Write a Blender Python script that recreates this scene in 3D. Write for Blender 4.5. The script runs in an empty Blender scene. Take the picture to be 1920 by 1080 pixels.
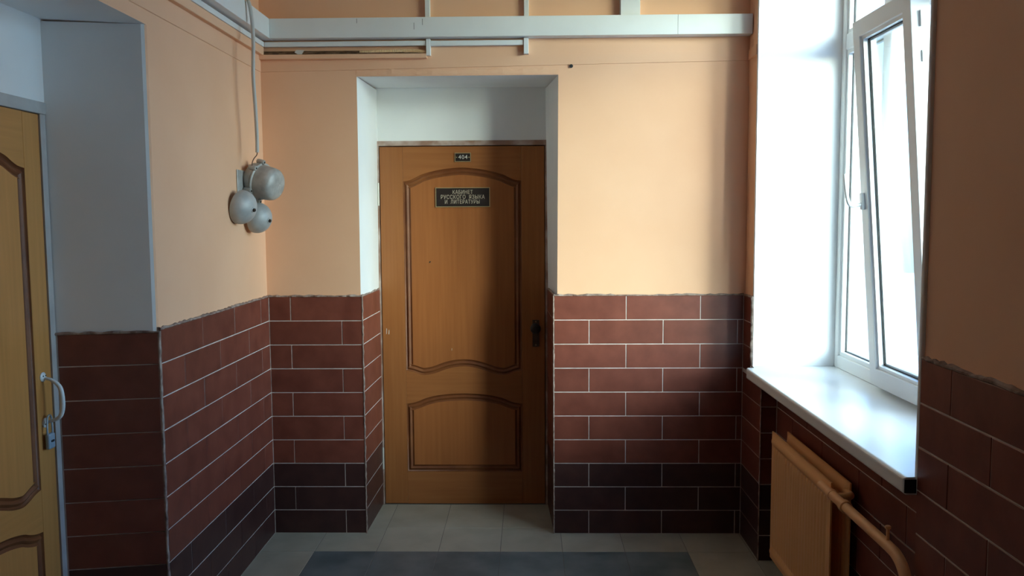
import bpy, bmesh, math, random
from mathutils import Vector, Matrix
random.seed(7)
sc = bpy.context.scene
COL = sc.collection

# ------------------------------------------------------------------ camera
T = 0.122                                   # height of one tile course
CAM = Vector((0.30397, -4.21129, 1.60813))
PITCH, YAW, ROLL, FPX = 0.08241691, -0.02028743, -0.00570038, 1586.2917
cyw, syw, cp, sp = math.cos(YAW), math.sin(YAW), math.cos(PITCH), math.sin(PITCH)
fwd = Vector((syw * cp, cyw * cp, -sp))
rgt = Vector((cyw, -syw, 0))
upv = rgt.cross(fwd)
r2 = rgt * math.cos(ROLL) + upv * math.sin(ROLL)
u2 = -rgt * math.sin(ROLL) + upv * math.cos(ROLL)
cam_d = bpy.data.cameras.new('camera')
cam = bpy.data.objects.new('camera', cam_d)
COL.objects.link(cam)
cam.matrix_world = Matrix((
    (r2.x, u2.x, -fwd.x, CAM.x), (r2.y, u2.y, -fwd.y, CAM.y),
    (r2.z, u2.z, -fwd.z, CAM.z), (0, 0, 0, 1)))
cam_d.sensor_width = 36.0
cam_d.sensor_fit = 'HORIZONTAL'
cam_d.lens = 36.0 * FPX / 1920
cam_d.clip_start = 0.02
cam_d.clip_end = 2000
sc.camera = cam

# ------------------------------------------------------------------ sky, exposure
# hazy sky, sun disc off; the unseen sun glow is aimed to light the room
w = bpy.data.worlds.new('sky')
sc.world = w
w.use_nodes = True
bg = w.node_tree.nodes['Background']
sky = w.node_tree.nodes.new('ShaderNodeTexSky')
sky.sky_type = 'NISHITA'
sky.sun_disc = False
sky.sun_elevation = math.radians(20)
sky.sun_rotation = math.radians(136.5)
sky.air_density = 0.6
sky.dust_density = 1.4
sky.ozone_density = 1.0
gain = w.node_tree.nodes.new('ShaderNodeMix')         # white balance of the camera
gain.data_type = 'RGBA'
gain.blend_type = 'MULTIPLY'
gain.inputs[0].default_value = 1
gain.inputs[7].default_value = (0.73, 0.93, 1.05, 1)
w.node_tree.links.new(sky.outputs[0], gain.inputs[6])
w.node_tree.links.new(gain.outputs[2], bg.inputs[0])
bg.inputs[1].default_value = 1.82
sc.view_settings.view_transform = 'Standard'
sc.view_settings.look = 'None'
sc.view_settings.gamma = 1
sc.view_settings.use_curve_mapping = False
sc.view_settings.exposure = 0.0
sc.cycles.max_bounces = 14
sc.cycles.diffuse_bounces = 10
sc.cycles.glossy_bounces = 4
sc.cycles.transparent_max_bounces = 12
sc.cycles.caustics_reflective = False
sc.cycles.caustics_refractive = False


def portal(name, x, y0, y1, z0, z1):
    """A portal gives no light; it only tells Cycles where the sky enters."""
    d = bpy.data.lights.new(name, 'AREA')
    d.shape = 'RECTANGLE'
    d.size, d.size_y = z1 - z0, abs(y1 - y0)
    d.cycles.is_portal = True
    o = bpy.data.objects.new(name, d)
    COL.objects.link(o)
    o.location = (x, (y0 + y1) / 2, (z0 + z1) / 2)
    o.rotation_euler = (0, math.radians(90), 0)      # -Z of the lamp looks to -X
    return o


portal('window_portal', 1.95, -0.15, -1.895, 0.88, 2.86)

# ------------------------------------------------------------------ materials


def mat(name, col, rough=0.6, spec=0.5, metal=0.0):
    m = bpy.data.materials.new(name)
    m.use_nodes = True
    b = m.node_tree.nodes['Principled BSDF']
    b.inputs['Base Color'].default_value = (*col, 1)
    b.inputs['Roughness'].default_value = rough
    b.inputs['Specular IOR Level'].default_value = spec
    b.inputs['Metallic'].default_value = metal
    return m


def nd(m, kind, **kw):
    n = m.node_tree.nodes.new(kind)
    for k, v in kw.items():
        setattr(n, k, v)
    return n


def lk(m, a, b):
    m.node_tree.links.new(a, b)


def noisy(name, c0, c1, scale=8, rough=0.6, spec=0.5, metal=0.0, stretch=(1, 1, 1), bump=0.0, bscale=60,
          detail=4, coord='Object', lo=0.35, hi=0.65, rnd=0.0, bdist=0.002):
    """Two-tone noise colour, optional fine bump, optional brightness change per object."""
    m = mat(name, c0, rough, spec, metal)
    b = m.node_tree.nodes['Principled BSDF']
    if coord == 'World':
        src = nd(m, 'ShaderNodeNewGeometry').outputs['Position']
    else:
        src = nd(m, 'ShaderNodeTexCoord').outputs[coord]
    mp = nd(m, 'ShaderNodeMapping')
    mp.inputs['Scale'].default_value = stretch
    lk(m, src, mp.inputs['Vector'])
    n = nd(m, 'ShaderNodeTexNoise')
    n.inputs['Scale'].default_value = scale
    n.inputs['Detail'].default_value = detail
    lk(m, mp.outputs[0], n.inputs['Vector'])
    cr = nd(m, 'ShaderNodeValToRGB')
    cr.color_ramp.elements[0].position = lo
    cr.color_ramp.elements[1].position = hi
    cr.color_ramp.elements[0].color = (*c0, 1)
    cr.color_ramp.elements[1].color = (*c1, 1)
    lk(m, n.outputs['Fac'], cr.inputs[0])
    out = cr.outputs[0]
    if rnd:
        oi = nd(m, 'ShaderNodeObjectInfo')
        mr = nd(m, 'ShaderNodeMapRange')
        mr.inputs[3].default_value = 1 - rnd
        mr.inputs[4].default_value = 1 + rnd
        lk(m, oi.outputs['Random'], mr.inputs[0])
        hs = nd(m, 'ShaderNodeHueSaturation')
        lk(m, mr.outputs[0], hs.inputs['Value'])
        lk(m, out, hs.inputs['Color'])
        out = hs.outputs[0]
    lk(m, out, b.inputs['Base Color'])
    if bump:
        n2 = nd(m, 'ShaderNodeTexNoise')
        n2.inputs['Scale'].default_value = bscale
        n2.inputs['Detail'].default_value = 3
        lk(m, src, n2.inputs['Vector'])
        bp = nd(m, 'ShaderNodeBump')
        bp.inputs['Strength'].default_value = bump
        bp.inputs['Distance'].default_value = bdist
        lk(m, n2.outputs['Fac'], bp.inputs['Height'])
        lk(m, bp.outputs[0], b.inputs['Normal'])
    return m


M = {}
M['peach'] = noisy('peach_paint', (0.79, 0.465, 0.29), (0.82, 0.495, 0.315), 3, 0.75, 0.25, coord='World', bump=0.12, bscale=35)
M['white_wall'] = noisy('white_wall_paint', (0.80, 0.81, 0.81), (0.84, 0.845, 0.84), 4, 0.7, 0.3, coord='World', bump=0.08, bscale=40)
M['ceiling'] = mat('ceiling_whitewash', (0.82, 0.82, 0.80), 0.9, 0.2)
M['tile'] = noisy('brown_tile', (0.138, 0.034, 0.0205), (0.198, 0.055, 0.034), 11, 0.42, 0.5, coord='World', bump=0.15, bscale=45, rnd=0.10, lo=0.3, hi=0.7)
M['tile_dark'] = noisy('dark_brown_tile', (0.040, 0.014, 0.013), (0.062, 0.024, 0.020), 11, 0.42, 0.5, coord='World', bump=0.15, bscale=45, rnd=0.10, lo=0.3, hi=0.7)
M['grout'] = noisy('tile_grout', (0.60, 0.52, 0.48), (0.72, 0.66, 0.62), 30, 0.9, 0.2, coord='World')
M['mortar'] = noisy('rough_mortar', (0.17, 0.10, 0.08), (0.42, 0.33, 0.28), 28, 0.95, 0.1, coord='World', bump=0.8, bscale=90, bdist=0.004, lo=0.3, hi=0.62)
M['floor_light'] = noisy('light_floor_tile', (0.345, 0.325, 0.255), (0.415, 0.395, 0.315), 6, 0.45, 0.45, coord='World', rnd=0.05, bump=0.05)
M['floor_dark'] = noisy('dark_floor_tile', (0.090, 0.118, 0.125), (0.175, 0.200, 0.200), 5, 0.40, 0.5, coord='World', rnd=0.06, bump=0.06, detail=6)
M['floor_grout'] = mat('floor_grout', (0.19, 0.18, 0.165), 0.9, 0.2)
M['pvc'] = mat('white_plastic', (0.80, 0.82, 0.82), 0.35, 0.5)
M['pvc_duct'] = noisy('trunking_plastic', (0.72, 0.735, 0.725), (0.76, 0.775, 0.77), 5, 0.45, 0.4, coord='World')
M['gasket'] = mat('black_gasket', (0.02, 0.02, 0.02), 0.6)
M['sill'] = mat('sill_laminate', (0.80, 0.82, 0.82), 0.28, 0.5)
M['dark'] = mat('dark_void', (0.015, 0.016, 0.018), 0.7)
M['radiator'] = noisy('radiator_enamel', (0.80, 0.43, 0.175), (0.84, 0.46, 0.195), 6, 0.40, 0.45, coord='World')
M['pipe'] = noisy('pipe_enamel', (0.80, 0.44, 0.20), (0.85, 0.475, 0.225), 9, 0.42, 0.45, coord='World', bump=0.25, bscale=50)
M['cast'] = noisy('grey_cast_metal', (0.33, 0.32, 0.30), (0.47, 0.455, 0.43), 22, 0.48, 0.5, 0.15, coord='World', bump=0.4, bscale=70)
M['gong'] = noisy('grey_painted_steel', (0.36, 0.37, 0.37), (0.46, 0.465, 0.46), 18, 0.5, 0.5, 0.15, coord='World', bump=0.2, bscale=60)
M['cable'] = mat('grey_cable_sheath', (0.52, 0.50, 0.47), 0.55)
M['wire'] = mat('brown_wire', (0.12, 0.06, 0.04), 0.6)
M['old_board'] = noisy('old_brown_board', (0.07, 0.038, 0.022), (0.20, 0.12, 0.07), 30, 0.9, 0.1, coord='World')
M['conduit'] = mat('yellow_conduit', (0.78, 0.55, 0.30), 0.5)
M['tape'] = mat('paper_tape', (0.62, 0.58, 0.52), 0.9)
M['brass'] = mat('aged_brass', (0.52, 0.40, 0.22), 0.4, 0.5, 0.6)
M['plaque'] = mat('dark_plaque', (0.022, 0.014, 0.012), 0.4)
M['letter'] = mat('pale_lettering', (0.55, 0.47, 0.36), 0.5)
M['letter_white'] = mat('white_lettering', (0.72, 0.70, 0.64), 0.5)
M['lock'] = mat('blackened_metal', (0.030, 0.024, 0.020), 0.45, 0.5, 0.3)
M['lockplate'] = noisy('aged_lock_plate', (0.075, 0.045, 0.028), (0.12, 0.08, 0.05), 20, 0.45, 0.5, 0.3, coord='World')
M['handle'] = mat('white_enamel_handle', (0.70, 0.74, 0.74), 0.3)
M['steel'] = mat('bluish_steel', (0.36, 0.46, 0.54), 0.4, 0.5, 0.3)
M['hinge'] = mat('painted_hinge', (0.62, 0.60, 0.54), 0.4, 0.5, 0.3)
M['frame_brown'] = noisy('worn_frame_paint', (0.30, 0.17, 0.12), (0.56, 0.45, 0.40), 9, 0.7, 0.3, coord='World', stretch=(1, 1, 1), lo=0.42, hi=0.68)
M['frame_grey'] = noisy('grey_frame_paint', (0.42, 0.40, 0.39), (0.52, 0.50, 0.48), 9, 0.6, 0.3, coord='World')
M['ground'] = noisy('outdoor_ground', (0.70, 0.72, 0.72), (0.80, 0.81, 0.81), 0.2, 0.95, 0.1, coord='World')  # paleness stands in for sunlight on it and bounces more light indoors


def wood(name, c0, c1, vertical=True):
    st = (60, 60, 2.2) if vertical else (2.2, 60, 60)
    return noisy(name, c0, c1, 1.0, 0.38, 0.45, stretch=st, bump=0.05, bscale=200, detail=5, lo=0.25, hi=0.75)


M['wood_v'] = wood('oak_veneer_upright', (0.295, 0.102, 0.029), (0.365, 0.138, 0.043))
M['wood_h'] = wood('oak_veneer_crosswise', (0.285, 0.098, 0.028), (0.355, 0.132, 0.041), False)
M['wood_p'] = wood('oak_veneer_panel', (0.300, 0.098, 0.027), (0.365, 0.127, 0.038))
M['wood_v_pale'] = wood('lit_veneer_upright', (0.50, 0.225, 0.060), (0.60, 0.275, 0.080))  # paler, yellower copies of the oak: tint of the light put into the colour
M['wood_h_pale'] = wood('lit_veneer_crosswise', (0.49, 0.22, 0.058), (0.59, 0.27, 0.078), False)
M['wood_p_pale'] = wood('lit_veneer_panel', (0.50, 0.225, 0.060), (0.60, 0.27, 0.079))
M['mold'] = noisy('red_brown_molding', (0.135, 0.038, 0.012), (0.235, 0.080, 0.024), 7, 0.5, 0.35, coord='Object', lo=0.3, hi=0.7)

# glass: mostly clear, mirror-like at grazing angles
g = bpy.data.materials.new('window_glass')
g.use_nodes = True
nt = g.node_tree
for n in list(nt.nodes):
    nt.nodes.remove(n)
o_ = nt.nodes.new('ShaderNodeOutputMaterial')
mx = nt.nodes.new('ShaderNodeMixShader')
tr = nt.nodes.new('ShaderNodeBsdfTransparent')
tr.inputs[0].default_value = (0.95, 0.98, 0.98, 1)
gl = nt.nodes.new('ShaderNodeBsdfGlossy')
gl.inputs['Roughness'].default_value = 0.02
fr = nt.nodes.new('ShaderNodeFresnel')
gm = nt.nodes.new('ShaderNodeNewGeometry')
ior = nt.nodes.new('ShaderNodeMapRange')          # the Fresnel node inverts the index on the inner side of a face
ior.inputs[3].default_value = 1.45
ior.inputs[4].default_value = 1 / 1.45
nt.links.new(gm.outputs['Backfacing'], ior.inputs[0])
nt.links.new(ior.outputs[0], fr.inputs[0])
nt.links.new(fr.outputs[0], mx.inputs[0])
nt.links.new(tr.outputs[0], mx.inputs[1])
nt.links.new(gl.outputs[0], mx.inputs[2])
nt.links.new(mx.outputs[0], o_.inputs[0])
M['glass'] = g

# ------------------------------------------------------------------ helpers


def link(name, me, parent=None, mats=()):
    o = bpy.data.objects.new(name, me)
    COL.objects.link(o)
    for m in mats:
        me.materials.append(M[m])
    if parent is not None:
        o.parent = parent
    return o


def tag(o, label, cat, group=None, kind=None):
    o['label'] = label
    o['category'] = cat
    if group:
        o['group'] = group
    if kind:
        o['kind'] = kind
    return o


def empty(name, loc=(0, 0, 0), rz=0.0):
    o = bpy.data.objects.new(name, None)
    o.empty_display_size = 0.05
    COL.objects.link(o)
    o.location = loc
    o.rotation_euler = (0, 0, rz)
    return o


def mesh(name, verts, faces, m, parent=None, smooth=False, fm=None):
    me = bpy.data.meshes.new(name)
    me.from_pydata([tuple(v) for v in verts], [], faces)
    bm = bmesh.new()
    bm.from_mesh(me)
    bmesh.ops.recalc_face_normals(bm, faces=bm.faces)
    bm.to_mesh(me)
    bm.free()
    o = link(name, me, parent, m if isinstance(m, (list, tuple)) else [m])
    if fm:
        for p, i in zip(me.polygons, fm):
            p.material_index = i
    if smooth:
        for p in me.polygons:
            p.use_smooth = True
        try:
            me.set_sharp_from_angle(angle=math.radians(40))
        except Exception:
            pass
    return o


def box_data(x0, x1, y0, y1, z0, z1, base=0):
    v = [(x, y, z) for z in (z0, z1) for y in (y0, y1) for x in (x0, x1)]
    f = [(0, 2, 3, 1), (4, 5, 7, 6), (0, 1, 5, 4), (1, 3, 7, 5), (3, 2, 6, 7), (2, 0, 4, 6)]
    return v, [tuple(i + base for i in q) for q in f]


def box(name, x0, x1, y0, y1, z0, z1, m, parent=None, bevel=0.0, seg=1):
    me = bpy.data.meshes.new(name)
    v, f = box_data(min(x0, x1), max(x0, x1), min(y0, y1), max(y0, y1), min(z0, z1), max(z0, z1))
    me.from_pydata(v, [], f)
    if bevel:
        bm = bmesh.new()
        bm.from_mesh(me)
        bmesh.ops.bevel(bm, geom=list(bm.edges), offset=bevel, segments=seg, affect='EDGES', profile=0.5)
        bm.to_mesh(me)
        bm.free()
    return link(name, me, parent, [m])


def boxes(name, lst, m, parent=None):
    v, f = [], []
    for b in lst:
        a, q = box_data(*b, base=len(v))
        v += a
        f += q
    return mesh(name, v, f, m, parent)


def prism(name, bot, top, z0, z1, mats, parent=None, side=None):
    """Upright solid on the polygon bot (at z0), top outline at z1; side[i] = material of the side from i to i+1."""
    n = len(bot)
    v = [(x, y, z0) for x, y in bot] + [(x, y, z1) for x, y in (top or bot)]
    f = [tuple(range(n)), tuple(range(n, 2 * n))] + [(i, (i + 1) % n, n + (i + 1) % n, n + i) for i in range(n)]
    fm = [0, 0] + list(side or [0] * n)
    return mesh(name, v, f, mats, parent, fm=fm)


def extrude_xz(name, poly, y0, y1, m, parent=None, bevel=0):
    """Solid whose outline lies in the local xz plane."""
    n = len(poly)
    v = [(x, y0, z) for x, z in poly] + [(x, y1, z) for x, z in poly]
    f = [tuple(range(n)), tuple(range(n, 2 * n))] + [(i, (i + 1) % n, n + (i + 1) % n, n + i) for i in range(n)]
    return mesh(name, v, f, m, parent)


def smooth_path(pts, n=8):
    """Catmull-Rom through pts."""
    P = [Vector(p) for p in pts]
    out = []
    for i in range(len(P) - 1):
        p0 = P[max(i - 1, 0)]
        p1, p2 = P[i], P[i + 1]
        p3 = P[min(i + 2, len(P) - 1)]
        for k in range(n):
            t = k / n
            out.append(0.5 * ((2 * p1) + (p2 - p0) * t + (2 * p0 - 5 * p1 + 4 * p2 - p3) * t * t + (3 * p1 - p0 - 3 * p2 + p3) * t ** 3))
    out.append(P[-1])
    return out


def tube(name, pts, r, m, parent=None, n=12, flat=None):
    """Round bar along pts; r is one radius or one per point; flat = (axis vector, factor) squeezes it."""
    P = [Vector(p) for p in pts]
    rs = r if isinstance(r, (list, tuple)) else [r] * len(P)
    v, f = [], []
    t0 = (P[1] - P[0]).normalized()
    ref = Vector((0, 0, 1)) if abs(t0.z) < 0.9 else Vector((1, 0, 0))
    a = t0.cross(ref).normalized()
    for i, p in enumerate(P):
        t = (P[min(i + 1, len(P) - 1)] - P[max(i - 1, 0)]).normalized()
        a = (a - t * a.dot(t)).normalized()
        b = t.cross(a)
        for k in range(n):
            w_ = 2 * math.pi * k / n
            d = a * math.cos(w_) + b * math.sin(w_)
            if flat:
                ax, fac = flat
                d = d - ax * d.dot(ax) * (1 - fac)
            v.append(p + d * rs[i])
    for i in range(len(P) - 1):
        for k in range(n):
            f.append((i * n + k, i * n + (k + 1) % n, (i + 1) * n + (k + 1) % n, (i + 1) * n + k))
    f.append(tuple(range(n)))
    f.append(tuple(range((len(P) - 1) * n, len(P) * n)))
    return mesh(name, v, f, m, parent, smooth=True)


def lathe(name, prof, c, axis, m, parent=None, n=32):
    """prof = (radius, distance along axis) from centre c."""
    ax = Vector(axis).normalized()
    ref = Vector((0, 0, 1)) if abs(ax.z) < 0.9 else Vector((1, 0, 0))
    a = ax.cross(ref).normalized()
    b = ax.cross(a)
    v, f = [], []
    c = Vector(c)
    for r, h in prof:
        for k in range(n):
            t = 2 * math.pi * k / n
            v.append(c + ax * h + (a * math.cos(t) + b * math.sin(t)) * max(r, 1e-5))
    for i in range(len(prof) - 1):
        for k in range(n):
            f.append((i * n + k, i * n + (k + 1) % n, (i + 1) * n + (k + 1) % n, (i + 1) * n + k))
    f.append(tuple(range(n)))
    f.append(tuple(range((len(prof) - 1) * n, len(prof) * n)))
    return mesh(name, v, f, m, parent, smooth=True)


# ------------------------------------------------------------------ tiles
JOINT, THK, BEV = 0.0040, 0.008, 0.0014
_tiles = {}


def tile_mesh(wd, ht, thk=THK, m='tile'):
    key = (round(wd, 4), round(ht, 4), round(thk, 4), m)
    if key not in _tiles:
        me = bpy.data.meshes.new('tile')
        e = BEV
        v = [(0, 0, 0), (wd, 0, 0), (wd, 0, ht), (0, 0, ht),
             (0, -thk + e, 0), (wd, -thk + e, 0), (wd, -thk + e, ht), (0, -thk + e, ht),
             (e, -thk, e), (wd - e, -thk, e), (wd - e, -thk, ht - e), (e, -thk, ht - e)]
        f = [(0, 4, 5, 1), (1, 5, 6, 2), (2, 6, 7, 3), (3, 7, 4, 0),
             (4, 8, 9, 5), (5, 9, 10, 6), (6, 10, 11, 7), (7, 11, 8, 4), (8, 11, 10, 9), (0, 1, 2, 3)]
        me.from_pydata(v, [], [q[::-1] for q in f])
        bm = bmesh.new()
        bm.from_mesh(me)
        bmesh.ops.recalc_face_normals(bm, faces=bm.faces)
        bm.to_mesh(me)
        bm.free()
        me.materials.append(M[m])
        _tiles[key] = me
    return _tiles[key]


def course_z(k):
    """bottom and top of course k (0 = topmost)"""
    return (9 - k) * T, (10 - k) * T


def lay(parent, k, a, b, origin, rz, z_lo=None, z_hi=None):
    """One tile of course k from a to b along the wall. origin + rotation rz put local x along the wall, -y out of it."""
    z0, z1 = course_z(k)
    if z_hi is not None:
        z1 = min(z1, z_hi)
    h = JOINT / 2
    wd = (b - a) - 2 * h
    if wd < 0.012:
        return
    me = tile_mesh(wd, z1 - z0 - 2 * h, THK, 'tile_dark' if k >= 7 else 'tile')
    o = bpy.data.objects.new('tile', me)
    COL.objects.link(o)
    o.parent = parent
    c, s = math.cos(rz), math.sin(rz)
    x = a + h
    jit = random.uniform(-0.0005, 0.0005)      # tiles sit slightly uneven
    o.location = (origin[0] + c * x - s * jit, origin[1] + s * x + c * jit, z0 + h)
    o.rotation_euler = (0, 0, rz)
    return o


def run(parent, k, a, b, joints, origin, rz, **kw):
    js = [a] + sorted(j for j in joints if a + 0.020 < j < b - 0.020) + [b]
    for p, q in zip(js[:-1], js[1:]):
        lay(parent, k, p, q, origin, rz, **kw)


def ragged(name, parent, p0, p1, across, depth, n, m='mortar', amp=0.35):
    """A rough mortar strip from p0 to p1; across / depth are the section vectors."""
    P0, P1, A, D = Vector(p0), Vector(p1), Vector(across), Vector(depth)
    v, f = [], []
    for i in range(n + 1):
        c = P0.lerp(P1, i / n)
        ja = 1 + random.uniform(-amp, amp)
        jd = 1 + random.uniform(-amp, amp)
        for (s, t) in ((0, 0), (1, 0), (1, .6), (.7, 1), (.3, 1), (0, .6)):
            v.append(c + A * s * ja + D * t * jd)
    for i in range(n):
        for k in range(6):
            f.append((i * 6 + k, i * 6 + (k + 1) % 6, (i + 1) * 6 + (k + 1) % 6, (i + 1) * 6 + k))
    f += [tuple(range(6)), tuple(range(n * 6, n * 6 + 6))]
    return mesh(name, v, f, m, parent)


# ------------------------------------------------------------------ room constants
H = 3.40                          # ceiling
DADO = 10 * T                     # top of the tiling
XL, XR = -1.0059, 1.3713          # tile faces, left and right wall
PB = 0.010                        # plaster lies this far behind the tile faces
XLP, XRP = XL - PB, XR + PB
YD = 0.4455                       # door 404
YB = -14.0                         # wall behind the camera
NICHE_X = 1.446
YP1, YP2 = -0.3424, -1.9045       # niche edges
YW = -0.150                       # far window reveal
SILL = 0.888
L = 0.3696
XD2 = -1.345                      # left door plane

# ------------------------------------------------------------------ floor
floor = empty('floor')
tag(floor, 'floor of square light and dark grey tiles', 'floor', kind='structure')
box('mortar_bed', -1.5, 2.0, YB, 0.60, -0.10, -0.0015, 'floor_grout', floor)
GX = [-0.744 + 0.3012 * i for i in range(-2, 9)]
GY = [0.440, 0.075] + [-0.237 - 0.3012 * i for i in range(0, 12)]
GY = list(GY)
for ix in range(len(GX) - 1):
    for iy in range(len(GY) - 1):
        x0, x1, y1, y0 = GX[ix], GX[ix + 1], GY[iy], GY[iy + 1]
        if y0 > -0.23 and (x1 < -0.80 or x0 > 1.2) and y0 > -0.1:
            continue
        dark = (2 <= ix <= 7) and y1 < -0.2
        hj = 0.0012
        key = ('f', round(x1 - x0, 4), round(y1 - y0, 4), dark)
        if key not in _tiles:
            me = bpy.data.meshes.new('floor_tile')
            wx, wy, e = x1 - x0 - 2 * hj, y1 - y0 - 2 * hj, 0.001
            v = [(0, 0, -.006), (wx, 0, -.006), (wx, wy, -.006), (0, wy, -.006), (0, 0, -e), (wx, 0, -e), (wx, wy, -e), (0, wy, -e),
                 (e, e, 0), (wx - e, e, 0), (wx - e, wy - e, 0), (e, wy - e, 0)]
            f = [(0, 1, 5, 4), (1, 2, 6, 5), (2, 3, 7, 6), (3, 0, 4, 7), (4, 5, 9, 8), (5, 6, 10, 9), (6, 7, 11, 10), (7, 4, 8, 11), (8, 9, 10, 11), (3, 2, 1, 0)]
            me.from_pydata(v, [], f)
            me.materials.append(M['floor_dark' if dark else 'floor_light'])
            _tiles[key] = me
        o = bpy.data.objects.new('floor_tile', _tiles[key])
        COL.objects.link(o)
        o.parent = floor
        o.location = (x0 + hj, y0 + hj, random.uniform(-0.0004, 0.0002))

ceiling = box('ceiling', -1.7, 2.0, YB - 0.2, 0.8, H, H + 0.15, 'ceiling')
tag(ceiling, 'white ceiling above the frame of the photo', 'ceiling', kind='structure')

# ------------------------------------------------------------------ back wall
wb = empty('wall_back')
tag(wb, 'peach back wall with brown tiled dado around the numbered door', 'wall', kind='structure')
RT = 2.307
prism('plaster', [(-1.30, .010), (-.545, .010), (-.535, .452), (-.535, .62), (-1.30, .62)],
      [(-1.30, .010), (-.541, .010), (-.521, .452), (-.521, .62), (-1.30, .62)], 0, RT, ['peach', 'white_wall'], wb, [0, 1, 1, 0, 0])
prism('plaster', [(.438, .010), (1.60, .010), (1.60, .62), (.420, .62), (.420, .452)],
      [(.451, .010), (1.60, .010), (1.60, .62), (.396, .62), (.396, .452)], 0, RT, ['peach', 'white_wall'], wb, [0, 0, 0, 1, 1])
# above the recess, white soffit rising a little to the back
mesh('plaster', [(-1.30, .01, RT), (1.60, .01, RT), (1.60, .62, RT + .012), (-1.30, .62, RT + .012),
                 (-1.30, .01, H), (1.60, .01, H), (1.60, .62, H), (-1.30, .62, H)],
     [(0, 3, 2, 1), (4, 5, 6, 7), (0, 1, 5, 4), (1, 2, 6, 5), (2, 3, 7, 6), (3, 0, 4, 7)], ['peach', 'white_wall'], wb, fm=[1, 0, 0, 0, 0, 0])
box('over_door_panel', -.53, .42, .449, .60, 2.024, RT + .02, 'white_wall', wb)
ragged('patched_edge', wb, (-.541, .0105, RT + .002), (.452, .0105, RT + .002), (0, 0, .030), (0, -.004, 0), 40, 'peach', 0.25)
# grout bed behind the tiles
G = 0.0022
box('grout_bed', XL - .004, -.5335, G, .012, 0, DADO - .004, 'grout', wb)
box('grout_bed', .427, XR + .004, G, .012, 0, DADO - .004, 'grout', wb)
JL_E, JL_O = [-.896], [-.6384]
JB = .7886
for k in range(10):
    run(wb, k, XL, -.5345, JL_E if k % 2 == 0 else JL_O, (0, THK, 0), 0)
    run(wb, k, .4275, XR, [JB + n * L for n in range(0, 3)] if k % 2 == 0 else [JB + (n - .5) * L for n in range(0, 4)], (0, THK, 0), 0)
# recess cheeks: left faces +x, right faces -x, both slightly splayed
al = math.atan2(.011, .44)
ar = math.atan2(.0225, .44)
prism('grout_bed', [(-.5355, .004), (-.5245, .448), (-.545, .448), (-.548, .004)], None, 0, DADO - .006, ['grout'], wb)
prism('grout_bed', [(.4287, .004), (.445, .004), (.43, .448), (.4062, .448)], None, 0, DADO - .006, ['grout'], wb)
for k in range(10):
    lay(wb, k, .006, .446, (-.5335 - THK, 0, 0), math.radians(90) - al)
    lay(wb, k, -.446, -.006, (.4265 + THK, 0, 0), math.radians(-90) + ar)
# mortar along the top of the dado and down the outer corners
ragged('dado_mortar', wb, (XL, 0.012, DADO - .003), (-.535, 0.012, DADO - .003), (0, 0, .010), (0, -.013, 0), 24)
ragged('dado_mortar', wb, (.428, 0.012, DADO - .003), (XR, 0.012, DADO - .003), (0, 0, .010), (0, -.013, 0), 40)
ragged('dado_mortar', wb, (-.5385, .004, DADO - .003), (-.5290, .44, DADO - .003), (0, 0, .010), (.006, 0, 0), 16)
ragged('dado_mortar', wb, (.4320, .004, DADO - .003), (.4105, .44, DADO - .003), (0, 0, .010), (-.006, 0, 0), 16)
ragged('corner_mortar', wb, (-.5375, .001, 0), (-.5375, .001, DADO), (.0075, 0, 0), (0, -.0035, 0), 70)
ragged('corner_mortar', wb, (.4225, .001, 0), (.4225, .001, DADO), (.0065, 0, 0), (0, -.0035, 0), 70)
# plaster band and the open cable slot high on the wall
mesh('plaster_band', [(-1.016, .011, 2.331), (1.381, .011, 2.366), (1.381, .011, 2.417), (-1.016, .011, 2.389),
                      (-1.016, .006, 2.333), (1.381, .006, 2.368), (1.381, .006, 2.416), (-1.016, .006, 2.388)],
     [(0, 1, 2, 3), (4, 5, 6, 7), (0, 1, 5, 4), (1, 2, 6, 5), (2, 3, 7, 6), (3, 0, 4, 7)], 'peach', wb)
box('slot_ledge', -1.016, -.190, -.022, .011, 2.389, 2.411, 'peach', wb, 0.002)
box('slot_backing', -1.016, -.190, .004, .011, 2.411, 2.431, 'old_board', wb)
lathe('nail_hole', [(.009, 0), (.009, .002), (.001, .003)], (.514, .004, 2.347), (0, -1, 0), 'dark', wb, 12)
# ------------------------------------------------------------------ left wall
wl = empty('wall_left')
tag(wl, 'peach left wall with brown tiled dado and deep doorway reveal', 'wall', kind='structure')
YE = -1.257
prism('plaster', [(XLP, .010), (XLP, YE + .012), (XLP - .004, YE + .003), (XLP - .014, YE - .003), (-1.362, -1.318), (-1.62, -1.318), (-1.62, .010)], None, 0, 2.282,
      ['peach', 'white_wall'], wl, [0, 0, 1, 1, 0, 0, 0])
prism('plaster', [(XLP, -2.30), (XLP, YB), (-1.62, YB), (-1.62, -2.24), (-1.362, -2.24)], None, 0, 2.282,
      ['peach', 'white_wall'], wl, [0, 0, 0, 0, 1])
mesh('plaster', [(XLP, .01, 2.282), (XLP, YB, 2.282), (-1.62, YB, 2.295), (-1.62, .01, 2.295),
                 (XLP, .01, H), (XLP, YB, H), (-1.62, YB, H), (-1.62, .01, H)],
     [(0, 3, 2, 1), (4, 5, 6, 7), (0, 1, 5, 4), (1, 2, 6, 5), (2, 3, 7, 6), (3, 0, 4, 7)], ['peach', 'white_wall'], wl, fm=[1, 0, 0, 0, 0, 0])
box('over_door_panel', XD2 - .02, XD2 - .002, -2.30, -1.30, 2.006, 2.30, 'white_wall', wl)
box('closing_board', -1.62, XD2 - .06, -2.30, -1.30, 0, 2.30, 'dark', wl)
box('grout_bed', XLP - .002, XL - G, YE + .004, 0.006, 0, DADO - .004, 'grout', wl)
JW = -.8676
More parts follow.
